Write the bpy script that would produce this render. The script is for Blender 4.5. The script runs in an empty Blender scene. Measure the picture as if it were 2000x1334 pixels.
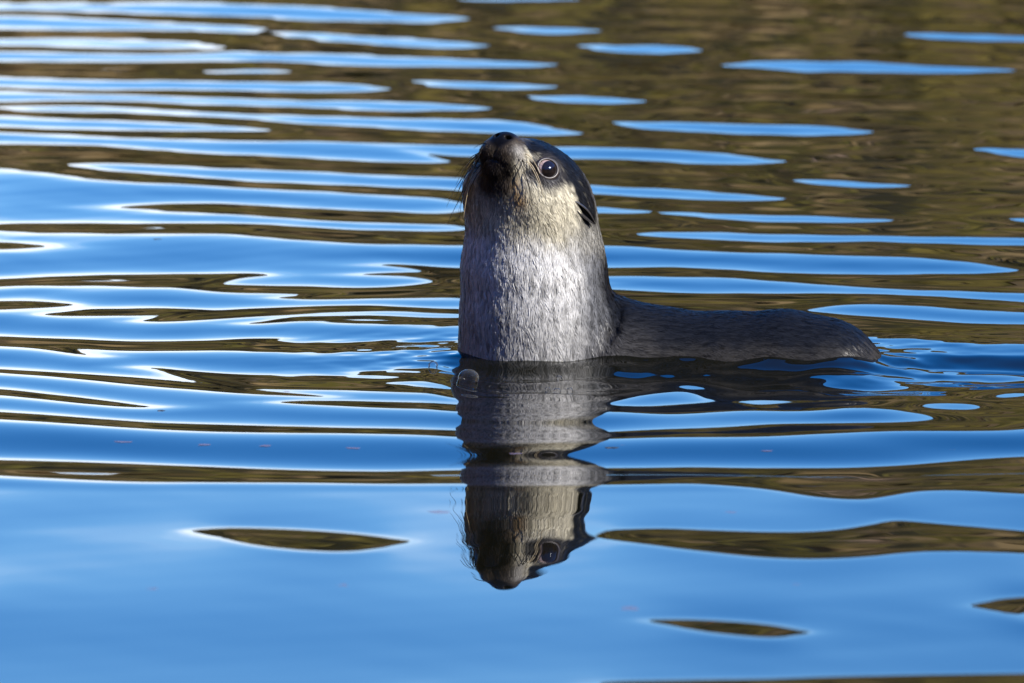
import bpy, math, random
import numpy as np
from mathutils import Vector

R = math.radians
sc = bpy.context.scene
col = sc.collection
rng = np.random.default_rng(7)
random.seed(7)

# ------------------------------------------------------------------ camera
# photo pixels (2000 x 1334) are used as a measuring grid: 1085 px = 1 m at the seal
S = 1.0 / 1085.0
FPX = 13107.0                       # focal length in photo pixels
PITCH = 6.5                         # camera looks down by this angle
Y0 = 690.0                          # photo row of the still-water level under the seal
DIST = 12.0
CAM_Z = DIST * math.tan(R(PITCH) + math.atan((Y0 - 667) / FPX))

cam = bpy.data.cameras.new('camera')
cam_o = bpy.data.objects.new('camera', cam)
col.objects.link(cam_o)
cam.sensor_width = 36.0
cam.lens = 36.0 * FPX / 2000.0
cam.clip_start = 0.1
cam.clip_end = 6000.0
cam_o.location = (0, -DIST, CAM_Z)
cam_o.rotation_euler = (R(90 - PITCH), 0, 0)
cam.dof.use_dof = True
cam.dof.focus_distance = 11.92
cam.dof.aperture_fstop = 8.0
sc.camera = cam_o

# ------------------------------------------------------------------ light
SUN_EL, SUN_AZ = 37.0, 121.0        # azimuth clockwise from +Y (away from camera) : right and behind the camera
world = bpy.data.worlds.new('World')
sc.world = world
world.use_nodes = True
wn, wl = world.node_tree.nodes, world.node_tree.links
wn.clear()
w_out = wn.new('ShaderNodeOutputWorld')
w_bg = wn.new('ShaderNodeBackground')
w_bg.inputs['Strength'].default_value = 0.15
sky = wn.new('ShaderNodeTexSky')
sky.sky_type = 'NISHITA'
sky.sun_disc = False
sky.sun_elevation = R(SUN_EL)
sky.sun_rotation = R(SUN_AZ)
sky.altitude = 0
sky.air_density = 1.0
sky.dust_density = 0.0
sky.ozone_density = 4.0
hs = wn.new('ShaderNodeHueSaturation')
hs.inputs['Saturation'].default_value = 1.42
hs.inputs['Hue'].default_value = 0.513
hs.inputs['Value'].default_value = 1.12
wl.new(sky.outputs[0], hs.inputs['Color'])
# low broken cloud all round the horizon
tc = wn.new('ShaderNodeTexCoord')
sep = wn.new('ShaderNodeSeparateXYZ')
wl.new(tc.outputs['Generated'], sep.inputs[0])
cmap = wn.new('ShaderNodeMapping')
cmap.inputs['Scale'].default_value = (1, 1, 2.4)
cmap.inputs['Location'].default_value = (0.33, 0.0, 0.0)
cmap.inputs['Rotation'].default_value = (0, 0, R(4.5))
wl.new(tc.outputs['Generated'], cmap.inputs[0])
cno = wn.new('ShaderNodeTexNoise')
cno.inputs['Scale'].default_value = 7.0
cno.inputs['Detail'].default_value = 5.0
cno.inputs['Roughness'].default_value = 0.55
wl.new(cmap.outputs[0], cno.inputs['Vector'])
cr = wn.new('ShaderNodeMapRange')
cr.interpolation_type = 'SMOOTHSTEP'
cr.inputs['From Min'].default_value = 0.45
cr.inputs['From Max'].default_value = 0.70
wl.new(cno.outputs['Fac'], cr.inputs['Value'])
er = wn.new('ShaderNodeMapRange')
er.interpolation_type = 'SMOOTHSTEP'
er.inputs['From Min'].default_value = 0.095
er.inputs['From Max'].default_value = 0.150
er.inputs['To Min'].default_value = 1.0
er.inputs['To Max'].default_value = 0.0
wl.new(sep.outputs['Z'], er.inputs['Value'])
mu = wn.new('ShaderNodeMath'); mu.operation = 'MULTIPLY'
wl.new(cr.outputs[0], mu.inputs[0]); wl.new(er.outputs[0], mu.inputs[1])
mu2 = wn.new('ShaderNodeMath'); mu2.operation = 'MULTIPLY'; mu2.inputs[1].default_value = 0.85
wl.new(mu.outputs[0], mu2.inputs[0])
mx = wn.new('ShaderNodeMix'); mx.data_type = 'RGBA'
wl.new(mu2.outputs[0], mx.inputs['Factor'])
wl.new(hs.outputs[0], mx.inputs['A'])
mx.inputs['B'].default_value = (8.6, 9.1, 10.0, 1)
wl.new(mx.outputs['Result'], w_bg.inputs['Color'])
wl.new(w_bg.outputs[0], w_out.inputs[0])

sun = bpy.data.lights.new('sun', 'SUN')
sun.energy = 4.6
sun.angle = R(0.53)
sun.color = (1.0, 0.95, 0.87)
sun_o = bpy.data.objects.new('sun', sun)
col.objects.link(sun_o)
to_sun = Vector((math.sin(R(SUN_AZ)) * math.cos(R(SUN_EL)), math.cos(R(SUN_AZ)) * math.cos(R(SUN_EL)), math.sin(R(SUN_EL))))
sun_o.rotation_euler = to_sun.to_track_quat('Z', 'Y').to_euler()

sc.view_settings.view_transform = 'Standard'
sc.view_settings.look = 'None'
sc.view_settings.gamma = 1.0
sc.view_settings.exposure = 0.8
sc.view_settings.use_curve_mapping = False
sc.cycles.use_denoising = True
sc.cycles.max_bounces = 8
sc.cycles.caustics_reflective = False
sc.cycles.caustics_refractive = False
sc.cycles.sample_clamp_indirect = 6.0


# ------------------------------------------------------------------ helpers
def nmat(name):
    m = bpy.data.materials.new(name)
    m.use_nodes = True
    nt = m.node_tree
    return m, nt.nodes, nt.links, nt.nodes['Principled BSDF']


def mesh_obj(name, verts, faces, mat=None, parent=None, smooth=True):
    me = bpy.data.meshes.new(name)
    if isinstance(faces, np.ndarray):
        nv, nf, k = len(verts), len(faces), faces.shape[1]
        me.vertices.add(nv)
        me.vertices.foreach_set('co', np.asarray(verts, np.float32).ravel())
        me.loops.add(nf * k)
        me.loops.foreach_set('vertex_index', faces.astype(np.int32).ravel())
        me.polygons.add(nf)
        me.polygons.foreach_set('loop_start', np.arange(0, nf * k, k, dtype=np.int32))
        me.polygons.foreach_set('loop_total', np.full(nf, k, dtype=np.int32))
        me.update(calc_edges=True)
    else:
        me.from_pydata([tuple(v) for v in verts], [], faces)
        me.update()
    if smooth:
        me.polygons.foreach_set('use_smooth', np.ones(len(me.polygons), dtype=bool))
    if mat:
        me.materials.append(mat)
    o = bpy.data.objects.new(name, me)
    col.objects.link(o)
    if parent:
        o.parent = parent
    return o


def set_color(o, rgb, name='tint'):
    a = o.data.attributes.new(name, 'FLOAT_COLOR', 'POINT')
    c = np.ones((len(rgb), 4), np.float32)
    c[:, :3] = rgb
    a.data.foreach_set('color', c.ravel())


def tag(o, label=None, cat=None, group=None, kind=None):
    if label: o['label'] = label
    if cat: o['category'] = cat
    if group: o['group'] = group
    if kind: o['kind'] = kind
    return o


def sstep(a, b, x):
    t = np.clip((x - a) / (b - a), 0, 1)
    return t * t * (3 - 2 * t)


def wnoise(P, scale, seed, n=10):
    """smooth pseudo-noise: sum of random plane waves; P (N,k) -> about -1..1"""
    r = np.random.default_rng(seed)
    d = r.normal(size=(n, P.shape[1]))
    d /= np.linalg.norm(d, axis=1)[:, None]
    d *= r.uniform(0.6, 1.6, (n, 1)) / scale * 2 * np.pi
    ph = r.uniform(0, 2 * np.pi, n)
    out = np.zeros(len(P))
    for i in range(n):
        out += np.sin(P @ d[i] + ph[i])
    return out / math.sqrt(n)


def tube(points, radii, k=6):
    """tapered tube through points, returns verts, quads"""
    P = np.array(points, float)
    n = len(P)
    T = np.gradient(P, axis=0)
    T /= np.linalg.norm(T, axis=1)[:, None]
    ref = np.array([0.3, 0.9, 0.2])
    V, F = [], []
    for i in range(n):
        a = np.cross(T[i], ref); a /= np.linalg.norm(a)
        b = np.cross(T[i], a)
        for j in range(k):
            t = 2 * np.pi * j / k
            V.append(P[i] + radii[i] * (a * math.cos(t) + b * math.sin(t)))
    for i in range(n - 1):
        for j in range(k):
            F.append((i * k + j, i * k + (j + 1) % k, (i + 1) * k + (j + 1) % k, (i + 1) * k + j))
    F.append(tuple(range(k))[::-1])
    F.append(tuple((n - 1) * k + j for j in range(k)))
    return V, F


# ------------------------------------------------------------------ hillside across the water
RIDGE_R = 160.0


def ridge_el(az):                   # elevation of the ridge in degrees, az in degrees (0 = straight ahead)
    e = 6.3 + 5.0 * np.tanh(0.080 * az) + 0.10 * np.sin(az * 1.9 + 0.6) + 0.05 * np.sin(az * 4.7)
    far = sstep(16, 55, np.abs(az))         # unseen higher slopes added round the bay, steepest at left, to cut sky fill
    return e * (1 - far) + far * (27 + 9 * sstep(-45, -95, az) + 2.5 * np.sin(az * 0.09) + 1.2 * np.sin(az * 0.31 + 1))


def hill_h(az, r):
    up = np.tan(np.radians(ridge_el(az))) * RIDGE_R
    t = (r - 47.0) / (RIDGE_R - 47.0)
    prof = np.where(t < 1, t * (0.80 + 0.20 * np.clip(t, 0, 1)), 1 - 0.5 * (t - 1))
    return up * prof


az = np.concatenate([np.linspace(-180, -30, 100), np.linspace(-29, 29, 320), np.linspace(30, 180, 100)])
rr = np.concatenate([np.linspace(43, RIDGE_R, 150), np.linspace(RIDGE_R + 2, 330, 30)])
AZ, RR = np.meshgrid(az, rr)
hx, hy = RR * np.sin(np.radians(AZ)), RR * np.cos(np.radians(AZ)) - 0.0
hz = hill_h(AZ, RR)
P2 = np.stack([hx.ravel(), hy.ravel()], 1)
bump = (wnoise(P2, 9.0, 3) * 0.35 + wnoise(P2, 3.5, 4) * 0.16).reshape(hz.shape)
hz = hz + bump * sstep(47, 60, RR) * (1 - 0.75 * sstep(140, 158, RR))
nr, na = hz.shape
idx = np.arange(nr * na).reshape(nr, na)
hf = np.stack([idx[:-1, :-1], idx[:-1, 1:], idx[1:, 1:], idx[1:, :-1]], -1).reshape(-1, 4)

m_hill, n, l, b = nmat('tussock_slope')
tcn = n.new('ShaderNodeTexCoord')
def noise_node(n, l, vec, scale, detail=4, rough=0.55):
    t = n.new('ShaderNodeTexNoise')
    t.inputs['Scale'].default_value = scale
    t.inputs['Detail'].default_value = detail
    t.inputs['Roughness'].default_value = rough
    l.new(vec, t.inputs['Vector'])
    return t.outputs['Fac']
def ramp_node(n, l, fac, stops):
    t = n.new('ShaderNodeValToRGB')
    e = t.color_ramp.elements
    while len(e) < len(stops): e.new(0.5)
    for i, (p, c) in enumerate(stops):
        e[i].position = p; e[i].color = (*c, 1)
    l.new(fac, t.inputs[0])
    return t.outputs['Color']
def mix_node(n, l, fac, a, b_):
    t = n.new('ShaderNodeMix'); t.data_type = 'RGBA'
    l.new(fac, t.inputs['Factor'])
    for s, v in (('A', a), ('B', b_)):
        if isinstance(v, tuple): t.inputs[s].default_value = (*v, 1)
        else: l.new(v, t.inputs[s])
    return t.outputs['Result']
def range_node(n, l, fac, a, b_):
    t = n.new('ShaderNodeMapRange'); t.interpolation_type = 'SMOOTHSTEP'
    t.inputs['From Min'].default_value = a; t.inputs['From Max'].default_value = b_
    l.new(fac, t.inputs['Value'])
    return t.outputs[0]
v = tcn.outputs['Object']
c1 = ramp_node(n, l, noise_node(n, l, v, 0.30, 5, 0.65), [(0.30, (0.024, 0.018, 0.007)), (0.46, (0.072, 0.052, 0.014)), (0.58, (0.115, 0.092, 0.014)), (0.72, (0.080, 0.049, 0.020))])
c2 = mix_node(n, l, range_node(n, l, noise_node(n, l, v, 0.85, 4, 0.6), 0.55, 0.72), c1, (0.030, 0.030, 0.014))
mp = n.new('ShaderNodeMapping'); mp.inputs['Location'].default_value = (31, 7, 3)
l.new(v, mp.inputs[0])
c3 = mix_node(n, l, range_node(n, l, noise_node(n, l, mp.outputs[0], 0.55, 3, 0.5), 0.63, 0.70), c2, (0.36, 0.23, 0.13))
mp2 = n.new('ShaderNodeMapping'); mp2.inputs['Location'].default_value = (-11, 17, 9)
l.new(v, mp2.inputs[0])
c4 = mix_node(n, l, range_node(n, l, noise_node(n, l, mp2.outputs[0], 0.40, 3, 0.5), 0.555, 0.62), c3, (0.30, 0.070, 0.024))
l.new(c4, b.inputs['Base Color'])
b.inputs['Roughness'].default_value = 0.95
b.inputs['Specular IOR Level'].default_value = 0.1
hill = mesh_obj('hillside', np.stack([hx.ravel(), hy.ravel(), hz.ravel()], 1), hf, m_hill)
tag(hill, kind='structure')

# tussock clumps on the slope, one mass of ground cover
m_tus, n, l, b = nmat('tussock_grass')
at = n.new('ShaderNodeAttribute'); at.attribute_name = 'tint'
l.new(at.outputs['Color'], b.inputs['Base Color'])
b.inputs['Roughness'].default_value = 0.9
b.inputs['Specular IOR Level'].default_value = 0.1
NT = 5200
ta = rng.uniform(-13, 13, NT)
tr = np.sqrt(rng.uniform(50 ** 2, 163 ** 2, NT))
tx, ty = tr * np.sin(np.radians(ta)), tr * np.cos(np.radians(ta))
tz = hill_h(ta, tr)
ts = rng.uniform(0.35, 1.0, NT) * (1 - 0.55 * sstep(145, 160, tr))
rings = [(0.55, 0.0), (1.0, 0.45), (0.62, 0.85)]
k = 7
tv, tf, tcol = [], [], []
pal = np.array([(0.17, 0.130, 0.026), (0.12, 0.085, 0.026), (0.05, 0.042, 0.016), (0.24, 0.165, 0.07), (0.14, 0.115, 0.022)])
for i in range(NT):
    base = len(tv)
    c = pal[rng.integers(0, 5)] * rng.uniform(0.34, 0.72)
    for (rad, zz) in rings:
        for j in range(k):
            t = 2 * math.pi * j / k
            q = rad * ts[i] * rng.uniform(0.7, 1.2)
            tv.append((tx[i] + q * math.cos(t), ty[i] + q * math.sin(t), tz[i] - 0.15 + zz * ts[i] * rng.uniform(0.8, 1.25)))
            tcol.append(c)
    tv.append((tx[i], ty[i], tz[i] + ts[i])); tcol.append(c)
    for q in range(2):
        for j in range(k):
            tf.append((base + q * k + j, base + q * k + (j + 1) % k, base + (q + 1) * k + (j + 1) % k, base + (q + 1) * k + j))
    for j in range(k):
        tf.append((base + 2 * k + j, base + 2 * k + (j + 1) % k, base + 3 * k))
tus = mesh_obj('tussock_grass', tv, tf, m_tus, smooth=False)
set_color(tus, np.array(tcol))
tag(tus, 'olive and brown tussock grass clumps covering the hillside across the water', 'grass', kind='stuff')


# ------------------------------------------------------------------ the seal: signed distance field in photo-pixel units
# coordinates: u = photo column, w = depth away from the camera (px), v = height above still water (px)
HC = np.array([1025.0, -25.0, Y0 - 370.0])
EY = np.array([-0.370, -0.610, 0.700])     # muzzle direction
EX = np.array([0.82, -0.55, -0.14])        # towards the visible cheek
EY /= np.linalg.norm(EY)
EX -= (EX @ EY) * EY
EX /= np.linalg.norm(EX)
EZ = -np.cross(EX, EY)                     # crown direction
HM = np.stack([EX, EY, EZ], 1)             # local -> world


def to_local(P):
    return (P - HC) @ HM


def to_world(Lp):
    return np.asarray(Lp, float) @ HM.T + HC


def smin(a, b, k):
    h = np.clip(0.5 + 0.5 * (b - a) / k, 0, 1)
    return b + (a - b) * h - k * h * (1 - h)


def smax(a, b, k):
    return -smin(-a, -b, k)


def ell(P, c, r):
    q = (P - np.array(c, np.float32)) / np.array(r, np.float32)
    n1 = np.sqrt((q * q).sum(-1))
    q2 = q / np.array(r, np.float32)
    n2 = np.sqrt((q2 * q2).sum(-1)) + 1e-6
    return n1 * (n1 - 1) / n2


def rcone(P, a, b, ra, rb):
    a = np.array(a, np.float32); b = np.array(b, np.float32)
    ab = b - a
    t = np.clip(((P - a) @ ab) / (ab @ ab), 0, 1)
    d = np.sqrt((((P - a) - t[..., None] * ab) ** 2).sum(-1))
    return d - (ra + (rb - ra) * t)


EYE_L = None
EYE_R = 25.0


def seal_sdf(P, socket=True):
    P = P.astype(np.float32)
    # neck and chest
    pts = [(1060, 20, -110, 172), (1053, 8, 0, 155), (1049, 4, 70, 149), (1042, 0, 170, 139), (1041, -4, 240, 127), (1044, -6, 270, 118)]
    neck = None
    for (a, b_) in zip(pts[:-1], pts[1:]):
        d = rcone(P, a[:3], b_[:3], a[3], b_[3])
        neck = d if neck is None else smin(neck, d, 14)
    # trunk
    tp = [(1190, 5, -40, 132), (1290, -5, -52, 138), (1420, -20, -58, 140), (1530, -35, -55, 142), (1590, -45, -74, 149), (1640, -50, -110, 130)]
    body = None
    for (a, b_) in zip(tp[:-1], tp[1:]):
        d = rcone(P, a[:3], b_[:3], a[3], b_[3])
        body = d if body is None else smin(body, d, 12)
    # shoulder blade rising to the nape
    sh = rcone(P, (1190, 20, 20), (1270, 10, -25), 88, 100)
    body = smin(body, sh, 40)
    d = smin(neck, body, 24)
    # head, in its own axes
    L = (P - HC.astype(np.float32)) @ HM.astype(np.float32)
    LA = L.copy(); LA[..., 0] = np.abs(LA[..., 0])
    head = ell(L, (2, -18, 10), (103, 104, 96))
    head = smin(head, ell(LA, (54, 8, -30), (57, 78, 60)), 40)            # cheeks
    head = smin(head, rcone(L, (0, 40, 22), (0, 112, 14), 60, 31), 30)       # bridge of the muzzle
    head = smin(head, ell(LA, (50, 46, 28), (34, 38, 34)), 26)               # brow and eye mound
    jaw = rcone(L, (0, 20, -42), (0, 98, -32), 58, 23)
    head = smin(head, jaw, 30)
    pad = ell(LA, (23, 106, -4), (29, 33, 29))
    head = smin(head, pad, 22)
    head = smin(head, ell(L, (0, 126, 18), (29, 18, 19)), 9)                 # nose pad
    d = smin(d, head, 34)
    # mouth line, nostrils, eye socket
    mouth = np.maximum(np.abs(L[..., 2] + 27 + 0.012 * (LA[..., 0]) ** 2) - 0.6, np.maximum(84 - L[..., 1], LA[..., 0] - 24))
    d = smax(d, -mouth, 3)
    d = smax(d, -ell(LA, (13, 141, 19), (7, 9, 4.5)), 3)
    if not socket: return d
    for (a, b_) in zip(FOLD[:-1], FOLD[1:]):                                  # skin fold where neck meets shoulder
        d = smax(d, -rcone(P, a, b_, 6.5, 6.5), 12)
    eye = np.sqrt(((LA - EYE_L.astype(np.float32)) ** 2).sum(-1))
    d = smax(d, -(eye - (EYE_R + 0.5)), 5)
    return d


# the eye sits where the photograph shows it: march onto the head there
TILT = math.tan(R(6.6))
def march(X, Y):
    ws_ = np.linspace(-260, 60, 1300)
    ray = np.stack([np.full(1300, float(X)), ws_, Y0 - Y - TILT * ws_], 1)
    return ray[np.argmax(seal_sdf(ray, False) < 0)]
hit = march(1069, 331)
FOLD = [march(1210, 596), march(1203, 622), march(1196, 645), march(1186, 664)]
ge = np.array([seal_sdf(np.array([hit + d_]), False)[0] - seal_sdf(np.array([hit - d_]), False)[0] for d_ in np.eye(3) * 4])
EYE_N = ge / np.linalg.norm(ge)
EYE_L = to_local(hit - EYE_N * EYE_R * 0.70)

H = 3.6
lo = np.array([872.0, -225.0, -70.0]); hi = np.array([1790.0, 195.0, 452.0])
nx, ny, nz = (np.ceil((hi - lo) / H).astype(int) + 1)
gx = lo[0] + H * np.arange(nx); gy = lo[1] + H * np.arange(ny); gz = lo[2] + H * np.arange(nz)
F = np.empty((nx, ny, nz), np.float32)
for i0 in range(0, nx, 24):
    G = np.stack(np.meshgrid(gx[i0:i0 + 24], gy, gz, indexing='ij'), -1)
    # far from the neck/head the upper air needs no evaluation
    F[i0:i0 + 24] = seal_sdf(G)
F[:, :, :2] = np.maximum(F[:, :, :2], 2.0)          # closed off below the water
F[0] = F[-1] = 5; F[:, 0] = F[:, -1] = 5; F[:, :, -1] = 5


def surface_nets(F):
    ins = F < 0
    cs = np.zeros(tuple(s - 1 for s in F.shape), np.int8)
    nxs, nys, nzs = F.shape
    sl = lambda d, n_: slice(d, n_ - 1 + d)
    for dx in (0, 1):
        for dy in (0, 1):
            for dz in (0, 1):
                cs += ins[sl(dx, nxs), sl(dy, nys), sl(dz, nzs)]
    act = (cs > 0) & (cs < 8)
    ci = np.argwhere(act)
    vid = -np.ones(cs.shape, np.int64)
    vid[act] = np.arange(len(ci))
    acc = np.zeros((len(ci), 3)); cnt = np.zeros(len(ci))
    cor = [(a, b_, c) for a in (0, 1) for b_ in (0, 1) for c in (0, 1)]
    for i, p in enumerate(cor):
        for q in cor[i + 1:]:
            if sum(abs(np.subtract(p, q))) != 1: continue
            fp = F[ci[:, 0] + p[0], ci[:, 1] + p[1], ci[:, 2] + p[2]]
            fq = F[ci[:, 0] + q[0], ci[:, 1] + q[1], ci[:, 2] + q[2]]
            x = (fp < 0) != (fq < 0)
            t = np.where(x, fp / np.where(x, fp - fq, 1), 0)
            pos = np.array(p) + t[:, None] * (np.array(q) - np.array(p))
            acc[x] += pos[x]; cnt[x] += 1
    V = ci + acc / cnt[:, None]
    quads = []
    for ax in range(3):
        s0 = [slice(None)] * 3; s1 = [slice(None)] * 3
        s0[ax] = slice(0, -1); s1[ax] = slice(1, None)
        a, b_ = ins[tuple(s0)], ins[tuple(s1)]
        e = np.argwhere(a != b_)
        o1, o2 = [(1, 2), (2, 0), (0, 1)][ax]
        ok = (e[:, o1] > 0) & (e[:, o2] > 0) & (e[:, o1] < F.shape[o1] - 1) & (e[:, o2] < F.shape[o2] - 1)
        e = e[ok]
        def at_(d1, d2):
            c = e.copy(); c[:, o1] -= d1; c[:, o2] -= d2
            return vid[c[:, 0], c[:, 1], c[:, 2]]
        q = np.stack([at_(1, 1), at_(0, 1), at_(0, 0), at_(1, 0)], 1)
        fl = ~a[e[:, 0], e[:, 1], e[:, 2]]
        q[fl] = q[fl][:, ::-1]
        quads.append(q)
    return V, np.concatenate(quads)


SV, SQ = surface_nets(F)
SV = lo + SV * H
keep = SV[:, 2] > lo[2] + 3 * H
def grad(P, e=1.5):
    g = np.zeros((len(P), 3))
    for a in range(3):
        dlt = np.zeros(3); dlt[a] = e
        g[:, a] = (seal_sdf(P + dlt) - seal_sdf(P - dlt)) / (2 * e)
    return g
for it in range(2):
    g = grad(SV[keep])
    f = seal_sdf(SV[keep])
    st = f[:, None] * g / np.maximum((g * g).sum(1), 0.3)[:, None]
    ln = np.linalg.norm(st, axis=1)[:, None]
    SV[keep] -= st * np.minimum(1, H / np.maximum(ln, 1e-6))
SN = grad(SV, 2.5)
SN /= np.linalg.norm(SN, axis=1)[:, None] + 1e-9


def px(P):                                              # sculpt units -> metres
    P = np.asarray(P, float)
    return np.stack([(P[..., 0] - 1000) * S, P[..., 1] * S, P[..., 2] * S], -1)



def surf_at(X, Y):
    """front-most point of the seal seen at photo pixel X, Y (sculpt units)"""
    yy = Y0 - (SV[:, 2] - SV[:, 1] * -TILT * 1.0)       # rows shift a little with depth
    d2 = (SV[:, 0] - X) ** 2 + (yy - Y) ** 2
    c = np.where(d2 < 30)[0]
    if len(c) == 0: c = np.argsort(d2)[:6]
    return SV[c[np.argmin(SV[c, 1])]]


PIN = {'crown': [to_local(surf_at(X_, Y_)) for X_, Y_ in ((1040, 282), (1062, 288), (1085, 297), (1105, 318), (1122, 345), (1134, 368), (1143, 390), (1150, 412), (1112, 338), (1128, 332), (1145, 362), (1156, 390), (1160, 410))],
       'streak': [to_local(surf_at(X_, Y_)) for X_, Y_ in ((1016, 292), (1020, 308), (1024, 325), (1028, 345))],
       'ochre': [to_local(surf_at(X_, Y_)) for X_, Y_ in ((1000, 358), (1006, 375), (1010, 392))]}


# coat colours (true fur colour: dark back and crown, silver throat, cream cheeks, dark mask)
def coat(P, Nrm):
    u, w, v = P[:, 0], P[:, 1], P[:, 2]
    L = to_local(P); LA = np.abs(L[:, 0])
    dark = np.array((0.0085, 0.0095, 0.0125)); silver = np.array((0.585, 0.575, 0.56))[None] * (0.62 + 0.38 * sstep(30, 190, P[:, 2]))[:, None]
    slate = np.array((0.12, 0.122, 0.13)); cream = np.array((0.52, 0.475, 0.36)); brown = np.array((0.030, 0.028, 0.026))
    nz1 = wnoise(P, 60, 11); nz2 = wnoise(P, 24, 12)
    ax = 1045 + 0.05 * np.clip(v, 0, 300)
    nape = (u - ax) * 0.92 + w * 0.35 + 8 * nz1 + 4 * nz2
    C = np.empty((len(P), 3))
    t = sstep(-8, 70, nape)[:, None]
    C[:] = silver * (1 - t) + slate * t
    t = sstep(62, 108, nape)[:, None]
    C = C * (1 - t) + dark * 1.3 * t
    # trunk
    tb = sstep(1165, 1232, u + 8 * nz2 - 0.30 * (v - 60))[:, None] * sstep(200, 120, v)[:, None]
    trunk = dark * (1 - sstep(50, 6, v + 5 * nz1))[:, None] + brown * sstep(50, 6, v + 5 * nz1)[:, None]
    C = C * (1 - tb) + trunk * tb
    # chest just above the water on the shoulder side: mottled brown grey
    tq = (sstep(95, 20, v) * sstep(1105, 1185, u) * sstep(1310, 1200, u))[:, None] * 0.8
    C = C * (1 - tq) + np.array((0.06, 0.057, 0.055)) * tq
    # head
    hw = sstep(205, 262, v + 0.18 * (u - 1040) + 6 * nz1)[:, None]
    hc = np.tile(cream, (len(P), 1))
    # crown
    t = sstep(22, 52, L[:, 2] - 0.10 * L[:, 1] - 0.10 * LA + 5 * nz2)[:, None]
    hc = hc * (1 - t) + dark * t
    # back of the cheek to the ear: grey
    t = (sstep(10, -60, L[:, 1] + 6 * nz2))[:, None] * 0.75
    hc = hc * (1 - t) + slate * t
    tcw = np.zeros(len(P))
    for q in PIN['crown']:
        tcw = np.maximum(tcw, sstep(30, 15, np.sqrt((LA - abs(q[0])) ** 2 + (L[:, 1] - q[1]) ** 2 + (L[:, 2] - q[2]) ** 2) + 3 * nz2))
    hc = hc * (1 - tcw[:, None]) + dark * 1.2 * tcw[:, None]
    # muzzle
    t = sstep(84, 112, L[:, 1] - 0.42 * LA + 0.10 * L[:, 2] + 4 * nz2)[:, None]
    hc = hc * (1 - t) + np.array((0.055, 0.042, 0.030)) * t
    # pale streak between muzzle and eye
    sp = np.zeros(len(P))
    for q in PIN['streak']:
        sp = np.maximum(sp, np.exp(-((LA - abs(q[0])) ** 2 + (L[:, 1] - q[1]) ** 2 + (L[:, 2] - q[2]) ** 2) / 13.0 ** 2))
    sp = sp[:, None] * 0.85
    hc = hc * (1 - sp) + np.array((0.34, 0.32, 0.29)) * sp
    # eye ring
    de = np.sqrt((LA - EYE_L[0]) ** 2 + (L[:, 1] - EYE_L[1]) ** 2 + (L[:, 2] - EYE_L[2] + 6) ** 2) + 2.5 * nz2
    t = sstep(50, 34, de)[:, None]
    hc = hc * (1 - t) + np.array((0.030, 0.028, 0.030)) * t
    # ochre stain behind the mouth corner
    oc = np.zeros(len(P))
    for q in PIN['ochre']:
        oc = np.maximum(oc, np.exp(-((LA - abs(q[0])) ** 2 + (L[:, 1] - q[1]) ** 2 + (L[:, 2] - q[2]) ** 2) / 14.0 ** 2))
    oc = oc[:, None] * 0.8
    hc = hc * (1 - oc) + np.array((0.42, 0.24, 0.075)) * oc
    # lips and chin dark, throat patch
    t = (sstep(46, 88, L[:, 1] + 4 * nz2) * sstep(-14, -34, L[:, 2]) * sstep(52, 30, LA))[:, None]
    hc = hc * (1 - t) + np.array((0.040, 0.032, 0.026)) * t
    # nose leather
    t = sstep(30, 22, np.sqrt(L[:, 0] ** 2 + (L[:, 1] - 132) ** 2 + (L[:, 2] - 18) ** 2))[:, None]
    hc = hc * (1 - t) + np.array((0.010, 0.009, 0.010)) * t
    C = C * (1 - hw) + hc * hw
    return np.clip(C, 0.006, 0.8)


seal = bpy.data.objects.new('fur_seal', None)
col.objects.link(seal)
tag(seal, 'young grey fur seal with pale throat raising its head from the water', 'seal')

m_fur, n, l, b = nmat('wet_undercoat')
at = n.new('ShaderNodeAttribute'); at.attribute_name = 'tint'
l.new(at.outputs['Color'], b.inputs['Base Color'])
b.inputs['Roughness'].default_value = 0.36
b.inputs['Specular IOR Level'].default_value = 0.12
tcn = n.new('ShaderNodeTexCoord')
mp = n.new('ShaderNodeMapping'); mp.inputs['Scale'].default_value = (240, 240, 90)
l.new(tcn.outputs['Object'], mp.inputs[0])
bp = n.new('ShaderNodeBump'); bp.inputs['Strength'].default_value = 0.5; bp.inputs['Distance'].default_value = 0.002
l.new(noise_node(n, l, mp.outputs[0], 1.0, 3, 0.6), bp.inputs['Height'])
l.new(bp.outputs[0], b.inputs['Normal'])

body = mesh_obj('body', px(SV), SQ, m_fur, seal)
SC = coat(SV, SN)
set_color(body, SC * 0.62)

# wet fur: thousands of flat pointed clumps lying along the coat
tri_a = SV[SQ[:, 0]]; tri_b = SV[SQ[:, 1]]; tri_c = SV[SQ[:, 2]]; tri_d = SV[SQ[:, 3]]
area = 0.5 * np.linalg.norm(np.cross(tri_b - tri_a, tri_c - tri_a), axis=1) + 0.5 * np.linalg.norm(np.cross(tri_c - tri_a, tri_d - tri_a), axis=1)
cen = (tri_a + tri_b + tri_c + tri_d) / 4
area[cen[:, 2] < -22] = 0
LN = to_local(cen)
area[(np.abs(np.abs(LN[:, 0]) - EYE_L[0]) < 60) & (np.linalg.norm(np.stack([np.abs(LN[:, 0]), LN[:, 1], LN[:, 2]], 1) - EYE_L, axis=1) < EYE_R + 7)] = 0
area[np.linalg.norm(LN - np.array((0, 132, 18)), axis=1) < 27] = 0
area *= np.where(cen[:, 1] > 70, 0.25, 1.0)
NF = 62000
pick = rng.choice(len(area), NF, p=area / area.sum())
wq = rng.dirichlet((1, 1, 1, 1), NF)
FP = (wq[:, :, None] * np.stack([tri_a[pick], tri_b[pick], tri_c[pick], tri_d[pick]], 1)).sum(1)


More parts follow.
